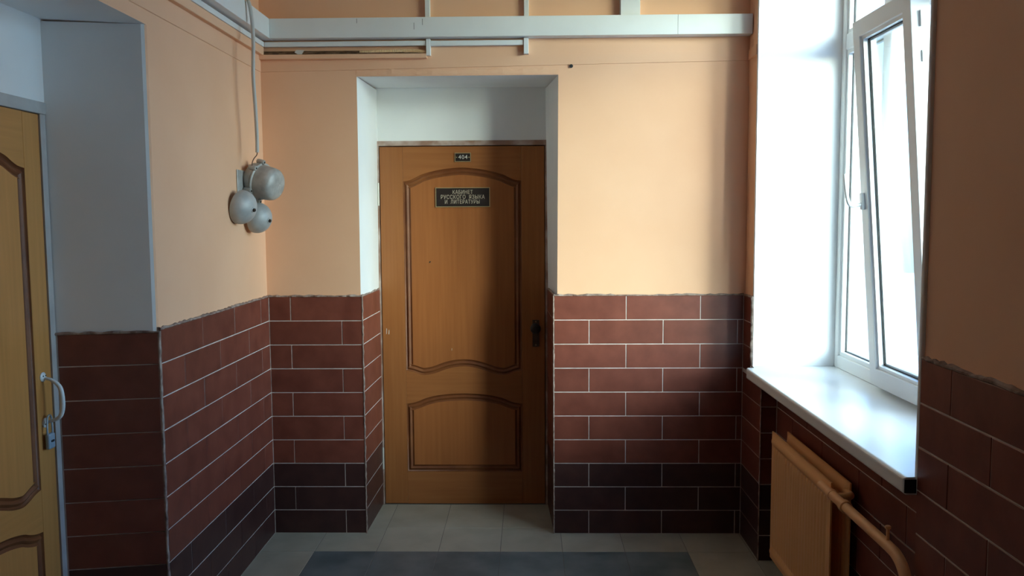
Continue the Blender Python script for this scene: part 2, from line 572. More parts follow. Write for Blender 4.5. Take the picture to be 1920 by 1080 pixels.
for k in range(10):
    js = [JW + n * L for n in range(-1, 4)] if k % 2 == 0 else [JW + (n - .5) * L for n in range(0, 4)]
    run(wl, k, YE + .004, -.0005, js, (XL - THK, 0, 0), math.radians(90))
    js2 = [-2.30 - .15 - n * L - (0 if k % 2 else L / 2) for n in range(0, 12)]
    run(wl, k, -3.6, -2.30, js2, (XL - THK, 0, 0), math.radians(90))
box('grout_bed', XLP - .002, XL - G, -3.6, -2.30, 0, DADO - .004, 'grout', wl)
ar2 = math.atan2(.0575, .340)
prism('grout_bed', [(XL - .004, YE - .003), (-1.350, -1.3205), (-1.350, -1.300), (XL - .02, YE + .012)], None, 0, DADO - .01, ['grout'], wl)
for k in range(10):
    lay(wl, k, -.343, -.006, (XL + .001, YE - .0080 + THK, 0), ar2, z_hi=DADO - .008)
ragged('dado_mortar', wl, (XLP - .002, YE + .004, DADO - .003), (XLP - .002, 0, DADO - .003), (0, 0, .010), (.013, 0, 0), 60)
ragged('dado_mortar', wl, (XL, YE - .005, DADO - .010), (-1.345, -1.3195, DADO - .010), (0, 0, .009), (0, -.006, 0), 18)
ragged('corner_mortar', wl, (XL - .006, YE - .009, 0), (XL - .006, YE - .009, DADO - .004), (0, .0135, 0), (.0078, 0, 0), 70, amp=.18)
# stepped painted boards high on the wall
mesh('plaster_band', [(XLP - .001, 0.01, 2.331), (XLP - .001, YB, 2.331), (XLP - .001, YB, 2.409), (XLP - .001, .01, 2.409),
                      (XLP + .004, 0.003, 2.333), (XLP + .004, YB, 2.333), (XLP + .004, YB, 2.409), (XLP + .004, .003, 2.409)],
     [(0, 1, 2, 3), (4, 5, 6, 7), (0, 1, 5, 4), (1, 2, 6, 5), (2, 3, 7, 6), (3, 0, 4, 7)], 'peach', wl)
box('painted_duct', XLP - .001, XL + .016, YB + .3, -.012, 2.409, 2.4482, 'peach', wl, 0.002)

# ------------------------------------------------------------------ right wall
wr = empty('wall_right')
tag(wr, 'peach right wall with tall window opening, tiled niche and near pier', 'wall', kind='structure')
WT = 2.86                        # top of the window opening
prism('plaster', [(XRP, .010), (XRP, YW - .004), (XRP + .006, YW), (1.90, YW), (1.90, .010)], None, 0, H, ['peach', 'white_wall'], wr, [0, 1, 1, 0, 0])
box('plaster', 1.3805, 1.90, YW, YP1 + .010, 0, SILL - .05, 'mortar', wr)
box('plaster', NICHE_X + .010, 1.90, YP1 + .01, YP2 + .02, 0, SILL - .05, 'mortar', wr)
prism('plaster', [(XRP, YP2 + .006), (XRP, YB), (1.90, YB), (1.90, YP2 + .01), (XRP + .006, YP2 + .01)], None, 0, H, ['peach', 'white_wall'], wr, [0, 0, 0, 1, 1])
box('plaster', XRP, 1.90, YW, YP2, WT, H, 'peach', wr)
box('grout_bed', XR + G, XRP + .002, YP1 + .004, .004, 0, SILL - .052, 'grout', wr)
box('grout_bed', XR + G, XRP + .002, YW + .006, .004, SILL - .06, DADO - .004, 'grout', wr)
box('grout_bed', XR + .004, NICHE_X + .01, YP1 + G, YP1 + .012, 0, SILL - .052, 'grout', wr)
box('grout_bed', NICHE_X + G, NICHE_X + .012, YP2, YP1, 0, SILL - .052, 'grout', wr)
box('grout_bed', XR + G, XRP + .002, -3.9, YP2 - .003, 0, DADO - .004, 'grout', wr)
R90 = math.radians(-90)
for k in range(10):
    wide = k >= 3
    a = -YP1 if wide else -YW - .006
    lay(wr, k, .001, a - .004, (XR + THK, 0, 0), R90, z_hi=(SILL - .05) if k == 3 else None)
    if wide:
        zh = SILL - .05 if k == 3 else None
        lay(wr, k, .001, NICHE_X - XR - .001, (XR, YP1 + THK, 0), 0, z_hi=zh)
        js = [.39 + n * .3712 for n in range(0, 5)] if k % 2 == 1 else [.574 + n * .3712 for n in range(0, 5)]
        run(wr, k, -YP1 + .001, -YP2 - .022, js, (NICHE_X + THK, 0, 0), R90, z_hi=zh)
    js = [2.0765 + n * L for n in range(0, 6)] if k % 2 == 0 else [2.2700 + n * L for n in range(0, 6)]
    run(wr, k, -YP2 + .003, 3.9, js, (XR + THK, 0, 0), R90)
ragged('dado_mortar', wr, (XRP + .002, -3.9, DADO - .003), (XRP + .002, YP2, DADO - .003), (0, 0, .012), (-.014, 0, 0), 90)
ragged('dado_mortar', wr, (XRP + .002, YW + .004, DADO - .003), (XRP + .002, 0, DADO - .003), (0, 0, .010), (-.013, 0, 0), 12)
ragged('corner_mortar', wr, (XR + .001, YP1 - .004, 0), (XR + .001, YP1 - .004, SILL - .05), (0, .009, 0), (-.004, 0, 0), 60)
ragged('corner_mortar', wr, (XRP + .002, YW - .002, SILL + .002), (XRP + .002, YW - .002, DADO + .008), (0, .014, 0), (-.013, 0, 0), 24, amp=.15)
box('plaster_corner', XR - .001, XRP + .01, YP2 - .004, YP2 + .012, SILL - .04, H - .01, 'white_wall', wr, 0.004, 2)
box('plaster_corner', XRP - .003, XRP + .01, YW - .002, YW + .010, DADO, H - .01, 'white_wall', wr, 0.003, 2)
box('band_stub', XR + .003, XRP + .002, YW + .012, .003, 2.366, 2.417, 'peach', wr, 0.002)

wf = box('wall_front', -1.7, 2.0, YB - .2, YB, 0, H, 'peach')
tag(wf, 'peach wall closing the corridor behind the camera', 'wall', kind='structure')
gd = box('ground', -150, 250, -200, 200, -12.3, -12, 'ground')
tag(gd, 'pale ground far below the window', 'ground', kind='structure')

# ------------------------------------------------------------------ window
w1 = empty('window_1', (1.77, YW, SILL))
tag(w1, 'white plastic window with a tilted open sash above the sill', 'window', kind='structure')
w1i = w1.matrix_world.inverted()


def wbox(name, y0, y1, z0, z1, x0, x1, m, parent, bevel=0.004):
    """Box given in room coordinates, parented to the window."""
    return box(name, x0 - 1.77, x1 - 1.77, y0 - YW, y1 - YW, z0 - SILL, z1 - SILL, m, parent, bevel)


FX0, FX1 = 1.77, 1.84
ZTOP = WT - .005
YN = -1.893
wbox('jamb', YW - .001, YW - .045, SILL, ZTOP, FX0, FX1, 'pvc', w1)
wbox('jamb', YN, YN + .050, SILL, ZTOP, FX0, FX1, 'pvc', w1)
wbox('frame_rail', YN, YW - .001, SILL, SILL + .062, FX0 + .001, FX1, 'pvc', w1)
wbox('frame_rail', YN, YW - .001, ZTOP - .05, ZTOP, FX0 + .001, FX1, 'pvc', w1)
wbox('transom', YN + .05, YW - .045, 2.372, 2.446, FX0 + .002, FX1 - .002, 'pvc', w1)
wbox('mullion', -.690, -.612, SILL + .06, ZTOP - .05, FX0 + .002, FX1 - .002, 'pvc', w1)
wbox('mullion', -1.225, -1.130, SILL + .06, ZTOP - .05, FX0 + .002, FX1 - .002, 'pvc', w1)


def pane(y0, y1, z0, z1):
    """Fixed light: glazing bead, black gasket and a double pane."""
    b, q = .018, .0035
    gl_ = wbox('pane', y0, y1, z0, z1, FX0 + .030, FX0 + .034, 'glass', w1, 0)
    wbox('pane', y0, y1, z0, z1, FX0 + .052, FX0 + .056, 'glass', w1, 0)
    hi, lo = max(y0, y1), min(y0, y1)
    for nm, t, xa, xb, m in (('glazing_bead', b, FX0 + .010, FX0 + .029, 'pvc'), ('gasket', b + q, FX0 + .0295, FX0 + .0345, 'gasket'),
                             ('spacer', b + .006, FX0 + .036, FX0 + .050, 'pvc_duct')):
        fr_ = []
        for (ya, yb, za, zb) in ((lo, lo + t, z0, z1), (hi - t, hi, z0, z1), (lo + t, hi - t, z0, z0 + t), (lo + t, hi - t, z1 - t, z1)):
            fr_.append((xa - 1.77, xb - 1.77, ya - YW, yb - YW, za - SILL, zb - SILL))
        boxes(nm, fr_, m, w1)


pane(-.612, YW - .045, SILL + .062, 2.372)
pane(-.612, YW - .045, 2.446, ZTOP - .05)
pane(-1.130, -.690, 2.446, ZTOP - .05)
pane(YN + .05, -1.225, SILL + .062, 2.372)
pane(YN + .05, -1.225, 2.446, ZTOP - .05)

# tilted sash: local y along the window, local z up the sash, local x outwards
SH, SW, ST = 1.487, .520, .066
SA = math.radians(4.45)
_o = [(-SW, 0), (0, 0), (0, SH), (-SW, SH)]
_i = [(-SW + ST, .074), (-ST, .074), (-ST, SH - ST), (-SW + ST, SH - ST)]
_v = [(x, y, z) for x in (-.022, .045) for y, z in _o + _i]
_f = []
for k in range(4):
    n_ = (k + 1) % 4
    _f += [(k, n_, 4 + n_, 4 + k), (8 + k, 8 + n_, 12 + n_, 12 + k), (k, n_, 8 + n_, 8 + k), (4 + k, 4 + n_, 12 + n_, 12 + k)]
sash = mesh('sash', _v, _f, 'pvc', w1)
sash.location = (-.012, -.670 - YW, .908 - SILL)
sash.rotation_euler = (0, -SA, 0)
bv = sash.modifiers.new('bevel', 'BEVEL')
bv.limit_method = 'ANGLE'
bv.width = .003
bv.segments = 2
i0, i1, j0, j1 = -SW + ST, -ST, .074, SH - ST


def ring(t, xa, xb):
    return [(xa, xb, i0, i0 + t, j0, j1), (xa, xb, i1 - t, i1, j0, j1), (xa, xb, i0 + t, i1 - t, j0, j0 + t), (xa, xb, i0 + t, i1 - t, j1 - t, j1)]


boxes('glazing_bead', ring(.014, -.012, .006), 'pvc', sash)
boxes('gasket', ring(.018, .0062, .011), 'gasket', sash)
boxes('spacer', ring(.024, .013, .027), 'pvc_duct', sash)
box('pane', .008, .012, i0, i1, j0, j1, 'glass', sash)
box('pane', .028, .032, i0, i1, j0, j1, 'glass', sash)
hz = .765
hb = box('window_handle', -.036, -.0225, -.045, -.017, hz - .035, hz + .035, 'pvc', sash, .004, 2)
# lever rises from the base towards the room and then upward
hp = smooth_path([(-.030, -.031, hz - .012), (-.070, -.031, hz - .014), (-.086, -.031, hz + .004), (-.092, -.029, hz + .06), (-.094, -.028, hz + .118)], 6)
hl = tube('handle_lever', hp, [.0085] * 6 + [.0085 - .0022 * i / (len(hp) - 7) for i in range(len(hp) - 6)], 'pvc', sash, 10)
boxes('hinge_stay', [(.008, .020, -SW - .010, -SW - .001, SH - .13, SH - .075), (.010, .018, -SW - .007, -SW - .001, SH - .25, SH - .21)], 'pvc_duct', sash)

# window sill
sl = empty('window_sill', (1.55, -1.03, SILL - .05))
tag(sl, 'white laminate window sill with rounded nose above the radiator', 'window sill')
x0, x1 = 1.337, 1.772
pts = [(x0, -.200), (x0, YP2 + .002), (XRP + .002, YP2 + .002), (1.85, YP2 + .012), (1.85, YW - .002), (XRP + .0005, YW - .002), (XRP - .002, -.188), (x0 + .012, -.188)]
me = bpy.data.meshes.new('board')
n = len(pts)
v = [(x - 1.55, y + 1.03, 0.0) for x, y in pts] + [(x - 1.55, y + 1.03, .05) for x, y in pts]
f = [tuple(range(n))[::-1], tuple(range(n, 2 * n))] + [(i, (i + 1) % n, n + (i + 1) % n, n + i) for i in range(n)]
me.from_pydata(v, [], f)
bm = bmesh.new()
bm.from_mesh(me)
bmesh.ops.recalc_face_normals(bm, faces=bm.faces)
ed = [e for e in bm.edges if all(abs(vv.co.x - (x0 - 1.55)) < 1e-4 for vv in e.verts)]
bmesh.ops.bevel(bm, geom=ed, offset=.011, segments=4, affect='EDGES', profile=.5)
bm.to_mesh(me)
bm.free()
link('board', me, sl, ['sill'])
box('unlit_end', x0 + .002 - 1.55, XR - 1.55, YP2 - .002 + 1.03, YP2 + .001 + 1.03, .006, .044, 'dark', sl)['label'] = 'uncapped cut end of the sill nose, its shade painted dark'  # thin dark sheet paints the shade on the hollow, uncapped nose end

# ------------------------------------------------------------------ doors
S_TOP = [(.128, 1.812), (.165, 1.818), (.200, 1.834), (.232, 1.850), (.300, 1.868), (.375, 1.880), (.452, 1.885), (.530, 1.879), (.605, 1.866), (.672, 1.848), (.705, 1.832), (.738, 1.818), (.775, 1.812)]
S_BOT = [(.128, .763), (.165, .756), (.205, .742), (.235, .738), (.290, .748), (.350, .770), (.400, .782), (.450, .786), (.500, .782), (.555, .768), (.615, .747), (.668, .737), (.700, .742), (.740, .756), (.775, .763)]
S_LOW = [(.128, .575), (.165, .580), (.205, .594), (.240, .608), (.300, .622), (.375, .630), (.450, .633), (.525, .630), (.600, .622), (.665, .607), (.700, .592), (.738, .580), (.775, .575)]
LEAF_W, LEAF_H = .903, 2.000


def offset_loop(poly, d):
    """Inset of a closed counter-clockwise polygon."""
    n = len(poly)
    out = []
    for i in range(n):
        p0, p1, p2 = Vector(poly[i - 1]), Vector(poly[i]), Vector(poly[(i + 1) % n])
        e1, e2 = (p1 - p0).normalized(), (p2 - p1).normalized()
        n1, n2 = Vector((-e1.y, e1.x)), Vector((-e2.y, e2.x))
        b = n1 + n2
        b = b / max(b.length_squared / 2, .35)
        out.append((p1.x + b.x * d, p1.y + b.y * d))
    return out


def wobble(curve):
    return [tuple(p) for p in smooth_path([(x, z, 0) for x, z in curve], 3)]


def door(name, loc, rz, dz_bot=0.0, dz_low=0.0, tone='', dx=0.0):
    root = empty(name, loc, rz)
    root['kind'] = 'structure'
    root['category'] = 'door'
    top = [(x + dx, z) for x, z, _ in wobble(S_TOP)]
    bot = [(x + dx, z + dz_bot) for x, z, _ in wobble(S_BOT)]
    low = [(x + dx, z + dz_low) for x, z, _ in wobble(S_LOW)]
    bz = .187
    xa, xb = .128 + dx, .775 + dx
    th = .038
    box('stile', 0, xa - .0006, 0, th, .003, LEAF_H, 'wood_v' + tone, root, .002)
    box('stile', xb + .0006, LEAF_W, 0, th, .003, LEAF_H, 'wood_v' + tone, root, .002)
    extrude_xz('rail', top + [(xb, LEAF_H), (xa, LEAF_H)], 0.0004, th, 'wood_h' + tone, root)
    extrude_xz('rail', low + bot[::-1], 0.0004, th, 'wood_h' + tone, root)
    extrude_xz('rail', [(xa, .003), (xb, .003), (xb, bz), (xa, bz)], 0.0004, th, 'wood_h' + tone, root)
    for outline in (bot + top[::-1], [(xa, bz), (xb, bz)] + low[::-1]):
        prof = [(0, .0005), (.003, .006), (.009, .0085), (.014, .003), (.019, .0005), (.024, .002), (.030, .0075), (.036, .0045), (.040, .0015)]
        loops = [offset_loop(outline, d) for d, _ in prof]
        n = len(outline)
        v, f = [], []
        for lp, (d, y) in zip(loops, prof):
            v += [(x, y, z) for x, z in lp]
        for i in range(len(prof) - 1):
            for k in range(n):
                f.append((i * n + k, i * n + (k + 1) % n, (i + 1) * n + (k + 1) % n, (i + 1) * n + k))
        mo = mesh('panel_molding', v, f, 'mold', root, smooth=True)
        inner = loops[-1]
        extrude_xz('panel', inner, .0013, th - .004, 'wood_p' + tone, root)
    return root


d1 = door('door_1', (-.5125, YD, 0), 0)
d1['label'] = 'closed oak veneer door with two arched panels between the tiled recess cheeks'
# frame of door 404
boxes('door_frame', [(-.016, -.0035, -.004, .05, 0, 2.005), (LEAF_W + .0035, LEAF_W + .020, -.004, .05, 0, 2.005)], 'frame_brown', d1)
box('frame_head', -.016, LEAF_W + .02, -.006, .05, 2.0045, 2.031, 'frame_brown', d1, .002)
box('door_stop', -.004, LEAF_W + .004, .0405, .05, 0, 2.01, 'dark', d1)
for zc in (1.742, .266):
    hg = tube('hinge', [(-.0075, -.009, zc - .062), (-.0075, -.009, zc + .062)], .0062, 'hinge', d1, 10)
    box('hinge_leaf', -.016, -.006, -.0065, -.0042, zc - .062, zc + .062, 'hinge', hg)
lp = box('lock_plate', .834, .872, -.003, .0, .896, 1.046, 'lockplate', d1, .001)
lathe('door_knob', [(.012, 0), (.010, .012), (.012, .020), (.023, .026), (.029, .034), (.029, .042), (.024, .050), (.012, .054), (.001, .055)],
      (.851, -.002, 1.002), (0, -1, 0), 'lock', lp, 24)
for zc in (1.036, .906):
    lathe('screw', [(.0035, 0), (.0035, .001), (.002, .0018)], (.853, -.003, zc), (0, -1, 0), 'brass', lp, 10)

for xs_, zs_, ws, hs, m_ in ((.0225, .985, .004, .034, 'letter_white'), (.036, .980, .004, .026, 'letter_white'), (.269, 1.369, .012, .010, 'lock'), (.385, .882, .003, .013, 'letter_white')):
    extrude_xz('scuff', [(xs_ - ws / 2, zs_ - hs / 2), (xs_ + ws * .2, zs_ - hs * .42), (xs_ + ws / 2, zs_ + hs * .4), (xs_ - ws * .1, zs_ + hs / 2)], -.0004 if xs_ < .1 else .0010, .0016, m_, d1)
d2 = door('door_2', (XD2 - .004, -1.353 - LEAF_W, 0), math.radians(90), -.050, -.010, '_pale', .034)
d2.scale = (1, 1, .983)
d2['label'] = 'oak veneer door in the left wall doorway with white pull handle'
boxes('door_frame', [(LEAF_W + .003, LEAF_W + .034, -.004, .05, 0, 2.002), (-.036, -.003, -.004, .05, 0, 2.002)], 'frame_grey', d2)
box('frame_head', -.036, LEAF_W + .042, -.006, .05, 2.0025, 2.044, 'frame_grey', d2, .002)
box('door_stop', -.004, LEAF_W + .004, .0405, .05, 0, 2.01, 'dark', d2)
hx = LEAF_W - .053
sc2 = .983
hh = tube('pull_handle', smooth_path([(hx, -.006, 1.094), (hx, -.030, 1.088), (hx, -.056, 1.066), (hx, -.064, 1.034), (hx, -.064, .990), (hx, -.054, .960), (hx, -.030, .946), (hx, -.006, .940)], 6),
          [.0045 + .0035 * math.sin(math.pi * i / 42) for i in range(43)], 'handle', d2, 12)
for zc in (1.098, .938):
    lathe('handle_foot', [(.017, 0), (.017, .002), (.013, .0055), (.006, .007), (.001, .0072)], (hx, -.0005, zc), (0, -1, 0), 'handle', hh, 20)
    for dx in (-.007, .007):
        lathe('screw', [(.0028, 0), (.0028, .0072), (.002, .008)], (hx + dx, -.0005, zc + (.004 if zc > 1 else -.004)), (0, -1, 0), 'lock', hh, 8)
# padlock hanging from the foot of the handle
pk = empty('padlock', (XD2 + .012, -1.353 - .053, .836))
tag(pk, 'bluish steel padlock hanging from the white pull handle', 'padlock')
pb = box('body', -.008, .008, -.019, .019, -.004, .050, 'steel', pk, .006, 3)
box('keyhole', .0078, .0088, -.009, .009, .020, .027, 'dark', pb, .002)
tube('shackle', smooth_path([(0, -.015, .045), (0, -.015, .080), (0, -.011, .104), (0, 0, .112), (0, .011, .104), (0, .015, .080), (0, .015, .045)], 6), .0034, 'steel', pk, 8)

# ------------------------------------------------------------------ signs on door 404


def text_mesh(name, s, size, m, parent, x, z, spacing=1.0, wspace=1.0, width=None):
    cu = bpy.data.curves.new(name, 'FONT')
    cu.body = s
    cu.size = size
    cu.align_x = 'CENTER'
    cu.align_y = 'CENTER'
    cu.space_character = spacing
    cu.space_word = wspace
    cu.extrude = .0004
    cu.resolution_u = 3
    t = bpy.data.objects.new(name, cu)
    COL.objects.link(t)
    bpy.context.view_layer.update()
    me = bpy.data.meshes.new_from_object(t.evaluated_get(bpy.context.evaluated_depsgraph_get()))
    bpy.data.objects.remove(t)
    me.name = name
    xs = [vv.co.x for vv in me.vertices]
    if width:
        k = width / (max(xs) - min(xs))
        for vv in me.vertices:
            vv.co.x *= k
    o = link(name, me, parent)
    me.materials.clear()
    me.materials.append(M[m])
    o.rotation_euler = (math.radians(90), 0, 0)
    o.location = (x, -.0046, z)
    return o


def plaque(name, x0, x1, z0, z1, b):
    r = empty(name, ((x0 + x1) / 2, YD, (z0 + z1) / 2))
    hw, hh_ = (x1 - x0) / 2, (z1 - z0) / 2
    box('plate', -hw + b * .5, hw - b * .5, -.0042, -.0005, -hh_ + b * .5, hh_ - b * .5, 'plaque', r)
    boxes('border', [(-hw, -hw + b, -.0055, -.0004, -hh_, hh_), (hw - b, hw, -.0055, -.0004, -hh_, hh_),
                     (-hw + b, hw - b, -.0055, -.0004, -hh_, -hh_ + b), (-hw + b, hw - b, -.0055, -.0004, hh_ - b, hh_)], 'brass', r)
    return r


s1 = plaque('number_plate', -.099, -.011, 1.916, 1.965, .0035)
tag(s1, 'small dark door number plate reading 404 above the arched panel', 'sign')
text_mesh('numeral', '404', .031, 'letter_white', s1, .001, .0, 1.15, width=.049)
for dx in (-.034, .034):
    lathe('screw', [(.0028, 0), (.0028, .001), (.001, .0018)], (dx, -.0042, 0), (0, -1, 0), 'brass', s1, 8)
s2 = plaque('name_plate', -.207, .092, 1.670, 1.777, .004)
tag(s2, 'dark brass-edged name plate with three lines of Cyrillic lettering on the door', 'sign')
cx = (-.207 + .092) / 2
text_mesh('lettering', 'КАБИНЕТ', .030, 'letter', s2, -.0005, .0270, 1.1, width=.110)
text_mesh('lettering', 'РУССКОГО  ЯЗЫКА', .030, 'letter', s2, -.0005, .0005, 1.1, width=.240)
text_mesh('lettering', 'И  ЛИТЕРАТУРЫ', .030, 'letter', s2, -.003, -.0260, 1.1, width=.190)

# ------------------------------------------------------------------ trunking


def duct(name, x0, x1, y0, y1, z0, z1, label, lid, group=None, seams=()):
    """Plastic cable duct: a base channel against the wall and its snapped-on lid (one mesh per length)."""
    c = ((x0 + x1) / 2, (y0 + y1) / 2, z0)
    r = empty(name, c)
    tag(r, label, 'cable trunking', group)
    X0, X1, Y0, Y1, Z1 = x0 - c[0], x1 - c[0], y0 - c[1], y1 - c[1], z1 - z0
    e = .0015
    if lid == '-y':
        box('base', X0, X1, Y0 + .006, Y1, e, Z1 - e, 'pvc_duct', r)
        cuts = [X0] + [s - c[0] for s in sorted(seams)] + [X1]
        for a, b in zip(cuts[:-1], cuts[1:]):
            box('lid', a + .0006, b - .0006, Y0, Y0 + .0065, 0, Z1, 'pvc_duct', r, .0012)
    else:
        box('base', X0, X1 - .006, Y0, Y1, e, Z1 - e, 'pvc_duct', r)
        cuts = [Y0] + [s - c[1] for s in sorted(seams)] + [Y1]
        for a, b in zip(cuts[:-1], cuts[1:]):
            box('lid', X1 - .0065, X1, a + .0006, b - .0006, 0, Z1, 'pvc_duct', r, .0012)
    return r


duct('cable_trunking', XL + .0605, 1.378, -.060, .0095, 2.481, 2.5745, 'wide white cable trunking along the back wall above the door', '-y', seams=(1.02,))
duct('cable_trunking', XLP + .0005, XL + .060, -5.5, .0095, 2.481, 2.5745, 'wide white cable trunking running along the left wall', '+x', seams=(-.40, -2.4))
duct('cable_trunking', .749, .844, -.035, .0095, 2.575, H - .001, 'wide white upright trunking rising from the back wall duct near the window', '-y')
duct('mini_trunking', -.1965, -.1725, -.020, .0095, 2.575, H - .001, 'narrow white upright trunking above the left part of the door', '-y')
duct('mini_trunking', .284, .308, -.020, .0095, 2.575, H - .001, 'narrow white upright trunking above the right part of the door', '-y')
duct('mini_trunking', XL + .020, -.1935, -.018, .0095, 2.449, 2.472, 'narrow white trunking over the open brown slot in the back wall', '-y')
duct('mini_trunking', -.1715, .2815, -.018, .0095, 2.447, 2.471, 'short narrow white trunking between two drops below the wide duct', '-y')
duct('mini_trunking', -.193, -.172, -.024, .0095, 2.400, 2.480, 'short white drop at the end of the open slot', '-y')
duct('mini_trunking', .282, .306, -.024, .0095, 2.404, 2.480, 'short white drop hanging free right of the slot trunking', '-y')
duct('mini_trunking', XLP + .0005, XL + .020, -5.5, -.018, 2.4485, 2.472, 'narrow white trunking below the wide duct on the left wall', '+x', seams=(-.33,))

back_duct = next(o for o in bpy.data.objects if o.get('label') == 'wide white cable trunking along the back wall above the door')
for xx, za, zb in ((-.521, 2.548, 2.570), (-.245, 2.516, 2.548), (-.204, 2.536, 2.566)):
    box('crack', xx - .0009 - back_duct.location.x, xx + .0009 - back_duct.location.x, -.0604 - back_duct.location.y, -.0598 - back_duct.location.y,
        za - 2.481, zb - 2.481, 'dark', back_duct)
# flexible conduit and old wires lying in the open slot
cp_ = smooth_path([(-.52, -.008, 2.4195), (-.44, -.010, 2.4215), (-.36, -.011, 2.4235), (-.28, -.011, 2.4245), (-.23, -.010, 2.423), (-.194, -.009, 2.419)], 24)
rr = [.0092 if i % 2 else .0062 for i in range(len(cp_))]
cd = tube('flexible_conduit', cp_, rr, 'conduit', None, 10)
tag(cd, 'yellowish ribbed flexible conduit in the open slot under the trunking', 'conduit')
for o_x0, o_x1, dy in ((-.995, -.47, -.003), (-.99, -.30, -.013)):
    wv = tube('old_cable', smooth_path([(o_x0, dy, 2.415), ((2 * o_x0 + o_x1) / 3, dy - .002, 2.418), ((o_x0 + 2 * o_x1) / 3, dy, 2.4155), (o_x1, dy, 2.415)], 8), .0042, 'old_board', None, 8)
    tag(wv, 'shorter dusty brown cable lying at the back of the open slot' if dy > -.01 else 'longer dusty brown cable lying along the front of the open slot', 'cable')
tp = extrude_xz('paper_scrap', [(-.836, 2.4200), (-.822, 2.4112), (-.800, 2.4112), (-.788, 2.4300), (-.827, 2.4310)], -.0238, -.0222, 'tape')
tag(tp, 'pale paper scrap stuck over the open slot at its left', 'paper')

# ------------------------------------------------------------------ bell
by, bz = -.275, 1.784
bl = empty('alarm_bell', (XLP, by, bz))
tag(bl, 'grey electric bell with round housing and two gongs on left wall', 'bell')
# the whole bell hangs a little askew: its axis leaves the wall, turning to the room and dipping
AX = Vector((.935, -.286, -.208)).normalized()
UP = (Vector((0, 0, 1)) - AX * AX.z).normalized()
SD = AX.cross(UP)


def B(x, y, z):                       # room point to the bell's own coordinates
    return Vector((x - XLP, y - by, z - bz))


FL = B(-.952, -0.248, 1.785)           # centre of the flange between base and cover
box('back_plate', .0005, .006, -.115, .050, -.150, .050, 'cast', bl, .002)
bs = lathe('housing_base', [(.052, -.052), (.070, -.050), (.081, -.040), (.085, -.012), (.089, -.010), (.089, -.0015), (.070, -.001)], FL, AX, 'cast', bl, 44)
cv = lathe('cover', [(.080, .0005), (.089, .001), (.089, .008), (.081, .011), (.079, .030), (.077, .060), (.073, .078), (.064, .090), (.046, .0965), (.020, .0975), (.0005, .0965)],
           FL, AX, 'cast', bl, 44)


def on_face(u, v, h):
    return FL + AX * h + SD * u + UP * v


quad = [(.000, -.034), (-.010, .004), (-.046, -.004), (-.036, -.042)]
for i in range(4):
    p, q = quad[i], quad[(i + 1) % 4]
    hp, hq = (.0975 if math.hypot(*k) < .03 else .0965 - (math.hypot(*k) - .03) * .12 for k in (p, q))
    tube('label_edge', [on_face(*p, hp), on_face(*q, hq)], .0011, 'letter_white', cv, 6)
for ang in (8, 48, 118, 182, 238, 300):
    a = math.radians(ang)
    c = FL + UP * math.cos(a) * .093 + SD * math.sin(a) * .093
    lg = lathe('lug', [(.010, -.022), (.012, -.018), (.012, .012), (.009, .016), (.0005, .0165)], c, AX, 'cast', bs, 14)
    lathe('lug_screw', [(.0045, .0165), (.0045, .018), (.002, .0185)], c, AX, 'lock', bl, 8)
for gy, gz, gx, gr, ar_ in ((-0.435, 1.665, -.985, .077, 0), (-0.253, 1.617, -.972, .072, 0)):
    c = B(gx, gy, gz)
    prof = [(gr - .004, .001), (gr, -.001), (gr, .004)]
    for i in range(1, 11):
        t = i / 10 * math.pi / 2
        prof.append((max(gr * math.cos(t), .0008), .004 + .064 * math.sin(t)))
    gg = lathe('gong', prof, c, AX, 'gong', bl, 44)
    lathe('washer', [(.014, .0665), (.014, .0685), (.011, .0695)], c, AX, 'gong', gg, 20)
    lathe('nut', [(.0085, .069), (.0085, .076), (.004, .077), (.004, .079), (.001, .0795)], c, AX, 'lock', gg, 6)
    lathe('gong_post', [(.009, -.020), (.009, .012)], c, AX, 'cast', gg, 12)

# cable from the trunking down to the bell
cb = empty('bell_cable', (XL + .07, -.40, 1.90))
tag(cb, 'grey cable looping over the left trunking and hanging down to the bell', 'cable')
ox, oy, oz = XL + .07, -.40, 1.90


def Q(x, y, z):
    return (x - ox, y - oy, z - oz)


sh = tube('sheath', smooth_path([Q(-.985, -.425, 2.592), Q(-.955, -.415, 2.590), Q(-.932, -.405, 2.572), Q(-.922, -.395, 2.50), Q(-.920, -.388, 2.40),
                                 Q(-.926, -.385, 2.25), Q(-.925, -.370, 2.10), Q(-.926, -.358, 1.985), Q(-.928, -.355, 1.912)], 8), .0082, 'cable', cb, 12)
tube('wire', smooth_path([Q(-.928, -.355, 1.916), Q(-.930, -.357, 1.900), Q(-.940, -.364, 1.885), Q(-.948, -.366, 1.868), Q(-.950, -.366, 1.852)], 5), .0024, 'wire', cb, 8)

# ------------------------------------------------------------------ radiator
rd = empty('radiator', (1.38, -.95, .12))
tag(rd, 'peach painted steel panel radiator with two ribbed panels under the sill', 'radiator')


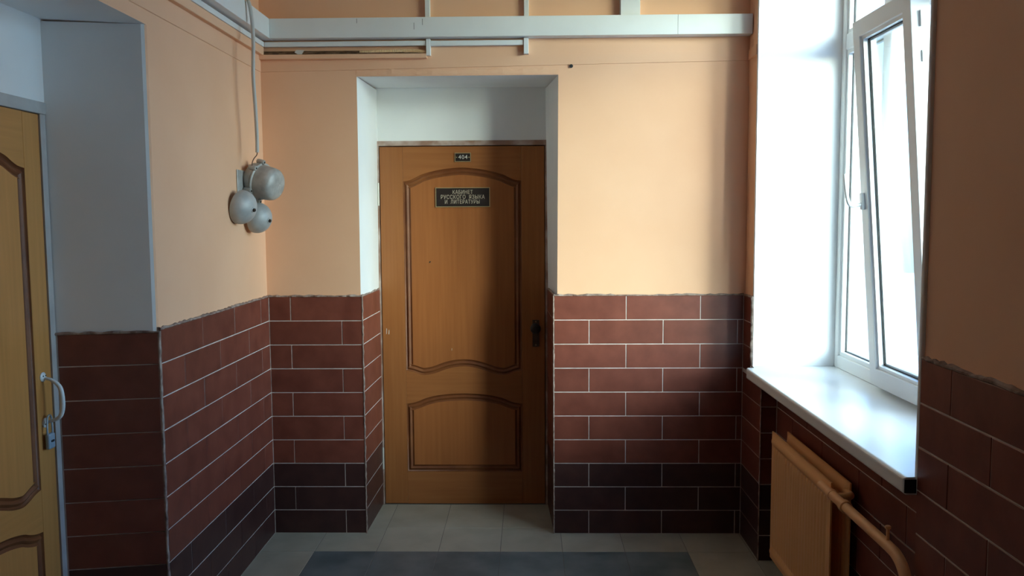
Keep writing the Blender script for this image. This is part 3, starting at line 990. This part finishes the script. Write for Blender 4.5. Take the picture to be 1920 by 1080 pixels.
def rpanel(name, xf, y0, y1, z0, z1, thick=.014):
    """Pressed steel panel: flat rim, rounded header tubes top and bottom, upright flutes between. Faces -x."""
    ny, nz = 150, 56
    v, f = [], []

    def depth(y, z):
        a = (y0 - y) / (y0 - y1)                    # 0..1 along
        dz_t, dz_b = z1 - z, z - z0
        d = 0.0
        for dd in (dz_t, dz_b):
            if .014 < dd < .060:
                d = max(d, .011 * math.sin(math.pi * (dd - .014) / .046) ** .7)
        edge = min(y0 - y, y - y1)
        if edge < .030:
            d *= max(0, min(1, (edge - .006) / .022))
        if dz_t > .055 and dz_b > .055:
            fade = min(1, (min(dz_t, dz_b) - .055) / .018)
            e2 = max(0, min(1, (edge - .020) / .02))
            ph = (y0 - y - .03) / .0325
            d = max(d, fade * e2 * .0065 * (.5 - .5 * math.cos(2 * math.pi * ph)) ** 1.5)
        return d
    for i in range(ny + 1):
        for j in range(nz + 1):
            y = y0 + (y1 - y0) * i / ny
            z = z0 + (z1 - z0) * j / nz
            v.append((xf - depth(y, z), y, z))
    nv = len(v)
    for i in range(ny + 1):
        for j in range(nz + 1):
            y = y0 + (y1 - y0) * i / ny
            z = z0 + (z1 - z0) * j / nz
            if i in (0, ny) or j in (0, nz):
                pass
    for i in range(ny):
        for j in range(nz):
            a = i * (nz + 1) + j
            f.append((a, a + 1, a + nz + 2, a + nz + 1))
    # back sheet and rim
    bx = [(xf + thick * .4, y0, z0), (xf + thick * .4, y1, z0), (xf + thick * .4, y1, z1), (xf + thick * .4, y0, z1)]
    v += bx
    f.append((nv, nv + 1, nv + 2, nv + 3))
    bot = [i * (nz + 1) for i in range(ny + 1)]
    top = [i * (nz + 1) + nz for i in range(ny + 1)]
    lef = list(range(nz + 1))
    rig = [ny * (nz + 1) + j for j in range(nz + 1)]
    f.append(tuple(bot + [nv + 1, nv]))
    f.append(tuple(top + [nv + 2, nv + 3]))
    f.append(tuple(lef + [nv + 3, nv]))
    f.append(tuple(rig + [nv + 2, nv + 1]))
    v = [(a - 1.38, b + .95, c - .12) for a, b, c in v]
    return mesh(name, v, f, 'radiator', rd, smooth=True)


fp = rpanel('panel', 1.352, -.596, -1.311, .126, .684)
rp = rpanel('panel', 1.412, -.612, -1.325, .126, .686)


def RQ(x, y, z):
    return (x - 1.38, y + .95, z - .12)


# header behind the end of each panel and the elbows that join them
tube('connecting_pipe', smooth_path([RQ(1.412, -1.290, .648), RQ(1.411, -1.330, .648), RQ(1.404, -1.347, .648), RQ(1.385, -1.352, .648), RQ(1.352, -1.352, .648)], 6), .013, 'radiator', rd, 12)
tube('connecting_pipe', smooth_path([RQ(1.412, -1.290, .165), RQ(1.411, -1.330, .165), RQ(1.404, -1.347, .165), RQ(1.385, -1.352, .165), RQ(1.352, -1.352, .165)], 6), .013, 'radiator', rd, 12)
for yy in (-.725, -1.205):
    box('wall_bracket', 1.4185 - 1.38, 1.4455 - 1.38, yy - .015 + .95, yy + .015 + .95, .20 - .12, .62 - .12, 'radiator', rd)
    for zz in (.58, .20):
        box('panel_bracket', 1.3585 - 1.38, 1.4100 - 1.38, yy - .012 + .95, yy + .012 + .95, zz - .12, zz - .10, 'radiator', rd)

# heating pipe, with coupling and air valve
hp_o = (1.345, -1.60, 0.0)
ht = empty('heating_pipe', hp_o)
tag(ht, 'peach painted heating pipe running from the radiator and bending to the floor', 'pipe')


def HP(x, y, z):
    return (x - hp_o[0], y - hp_o[1], z)


pz, px = .652, 1.345
tube('pipe', smooth_path([HP(px, -1.235, pz), HP(px, -1.40, pz), HP(px, -1.60, pz), HP(px, -1.80, pz), HP(px, -1.862, pz - .006), HP(px, -1.905, pz - .030), HP(px, -1.926, pz - .075), HP(px, -1.930, .45), HP(px, -1.930, .20), HP(px, -1.930, .002)], 7),
     .0165, 'pipe', ht, 18)
tube('coupling', [HP(px, -1.448, pz), HP(px, -1.450, pz), HP(px, -1.474, pz), HP(px, -1.476, pz)], [.019, .0215, .0215, .019], 'pipe', ht, 18)
tube('coupling', [HP(px, -1.352, pz), HP(px, -1.340, pz), HP(px, -1.318, pz)], [.018, .0195, .0165], 'pipe', ht, 18)
av = tube('air_valve', [HP(px, -1.795, pz + .010), HP(px, -1.795, pz + .050)], .0048, 'pipe', ht, 10)
tube('valve_head', [HP(px, -1.795, pz + .049), HP(px, -1.795, pz + .051), HP(px, -1.795, pz + .057), HP(px, -1.795, pz + .059)], [.005, .0085, .0085, .006], 'pipe', av, 10)
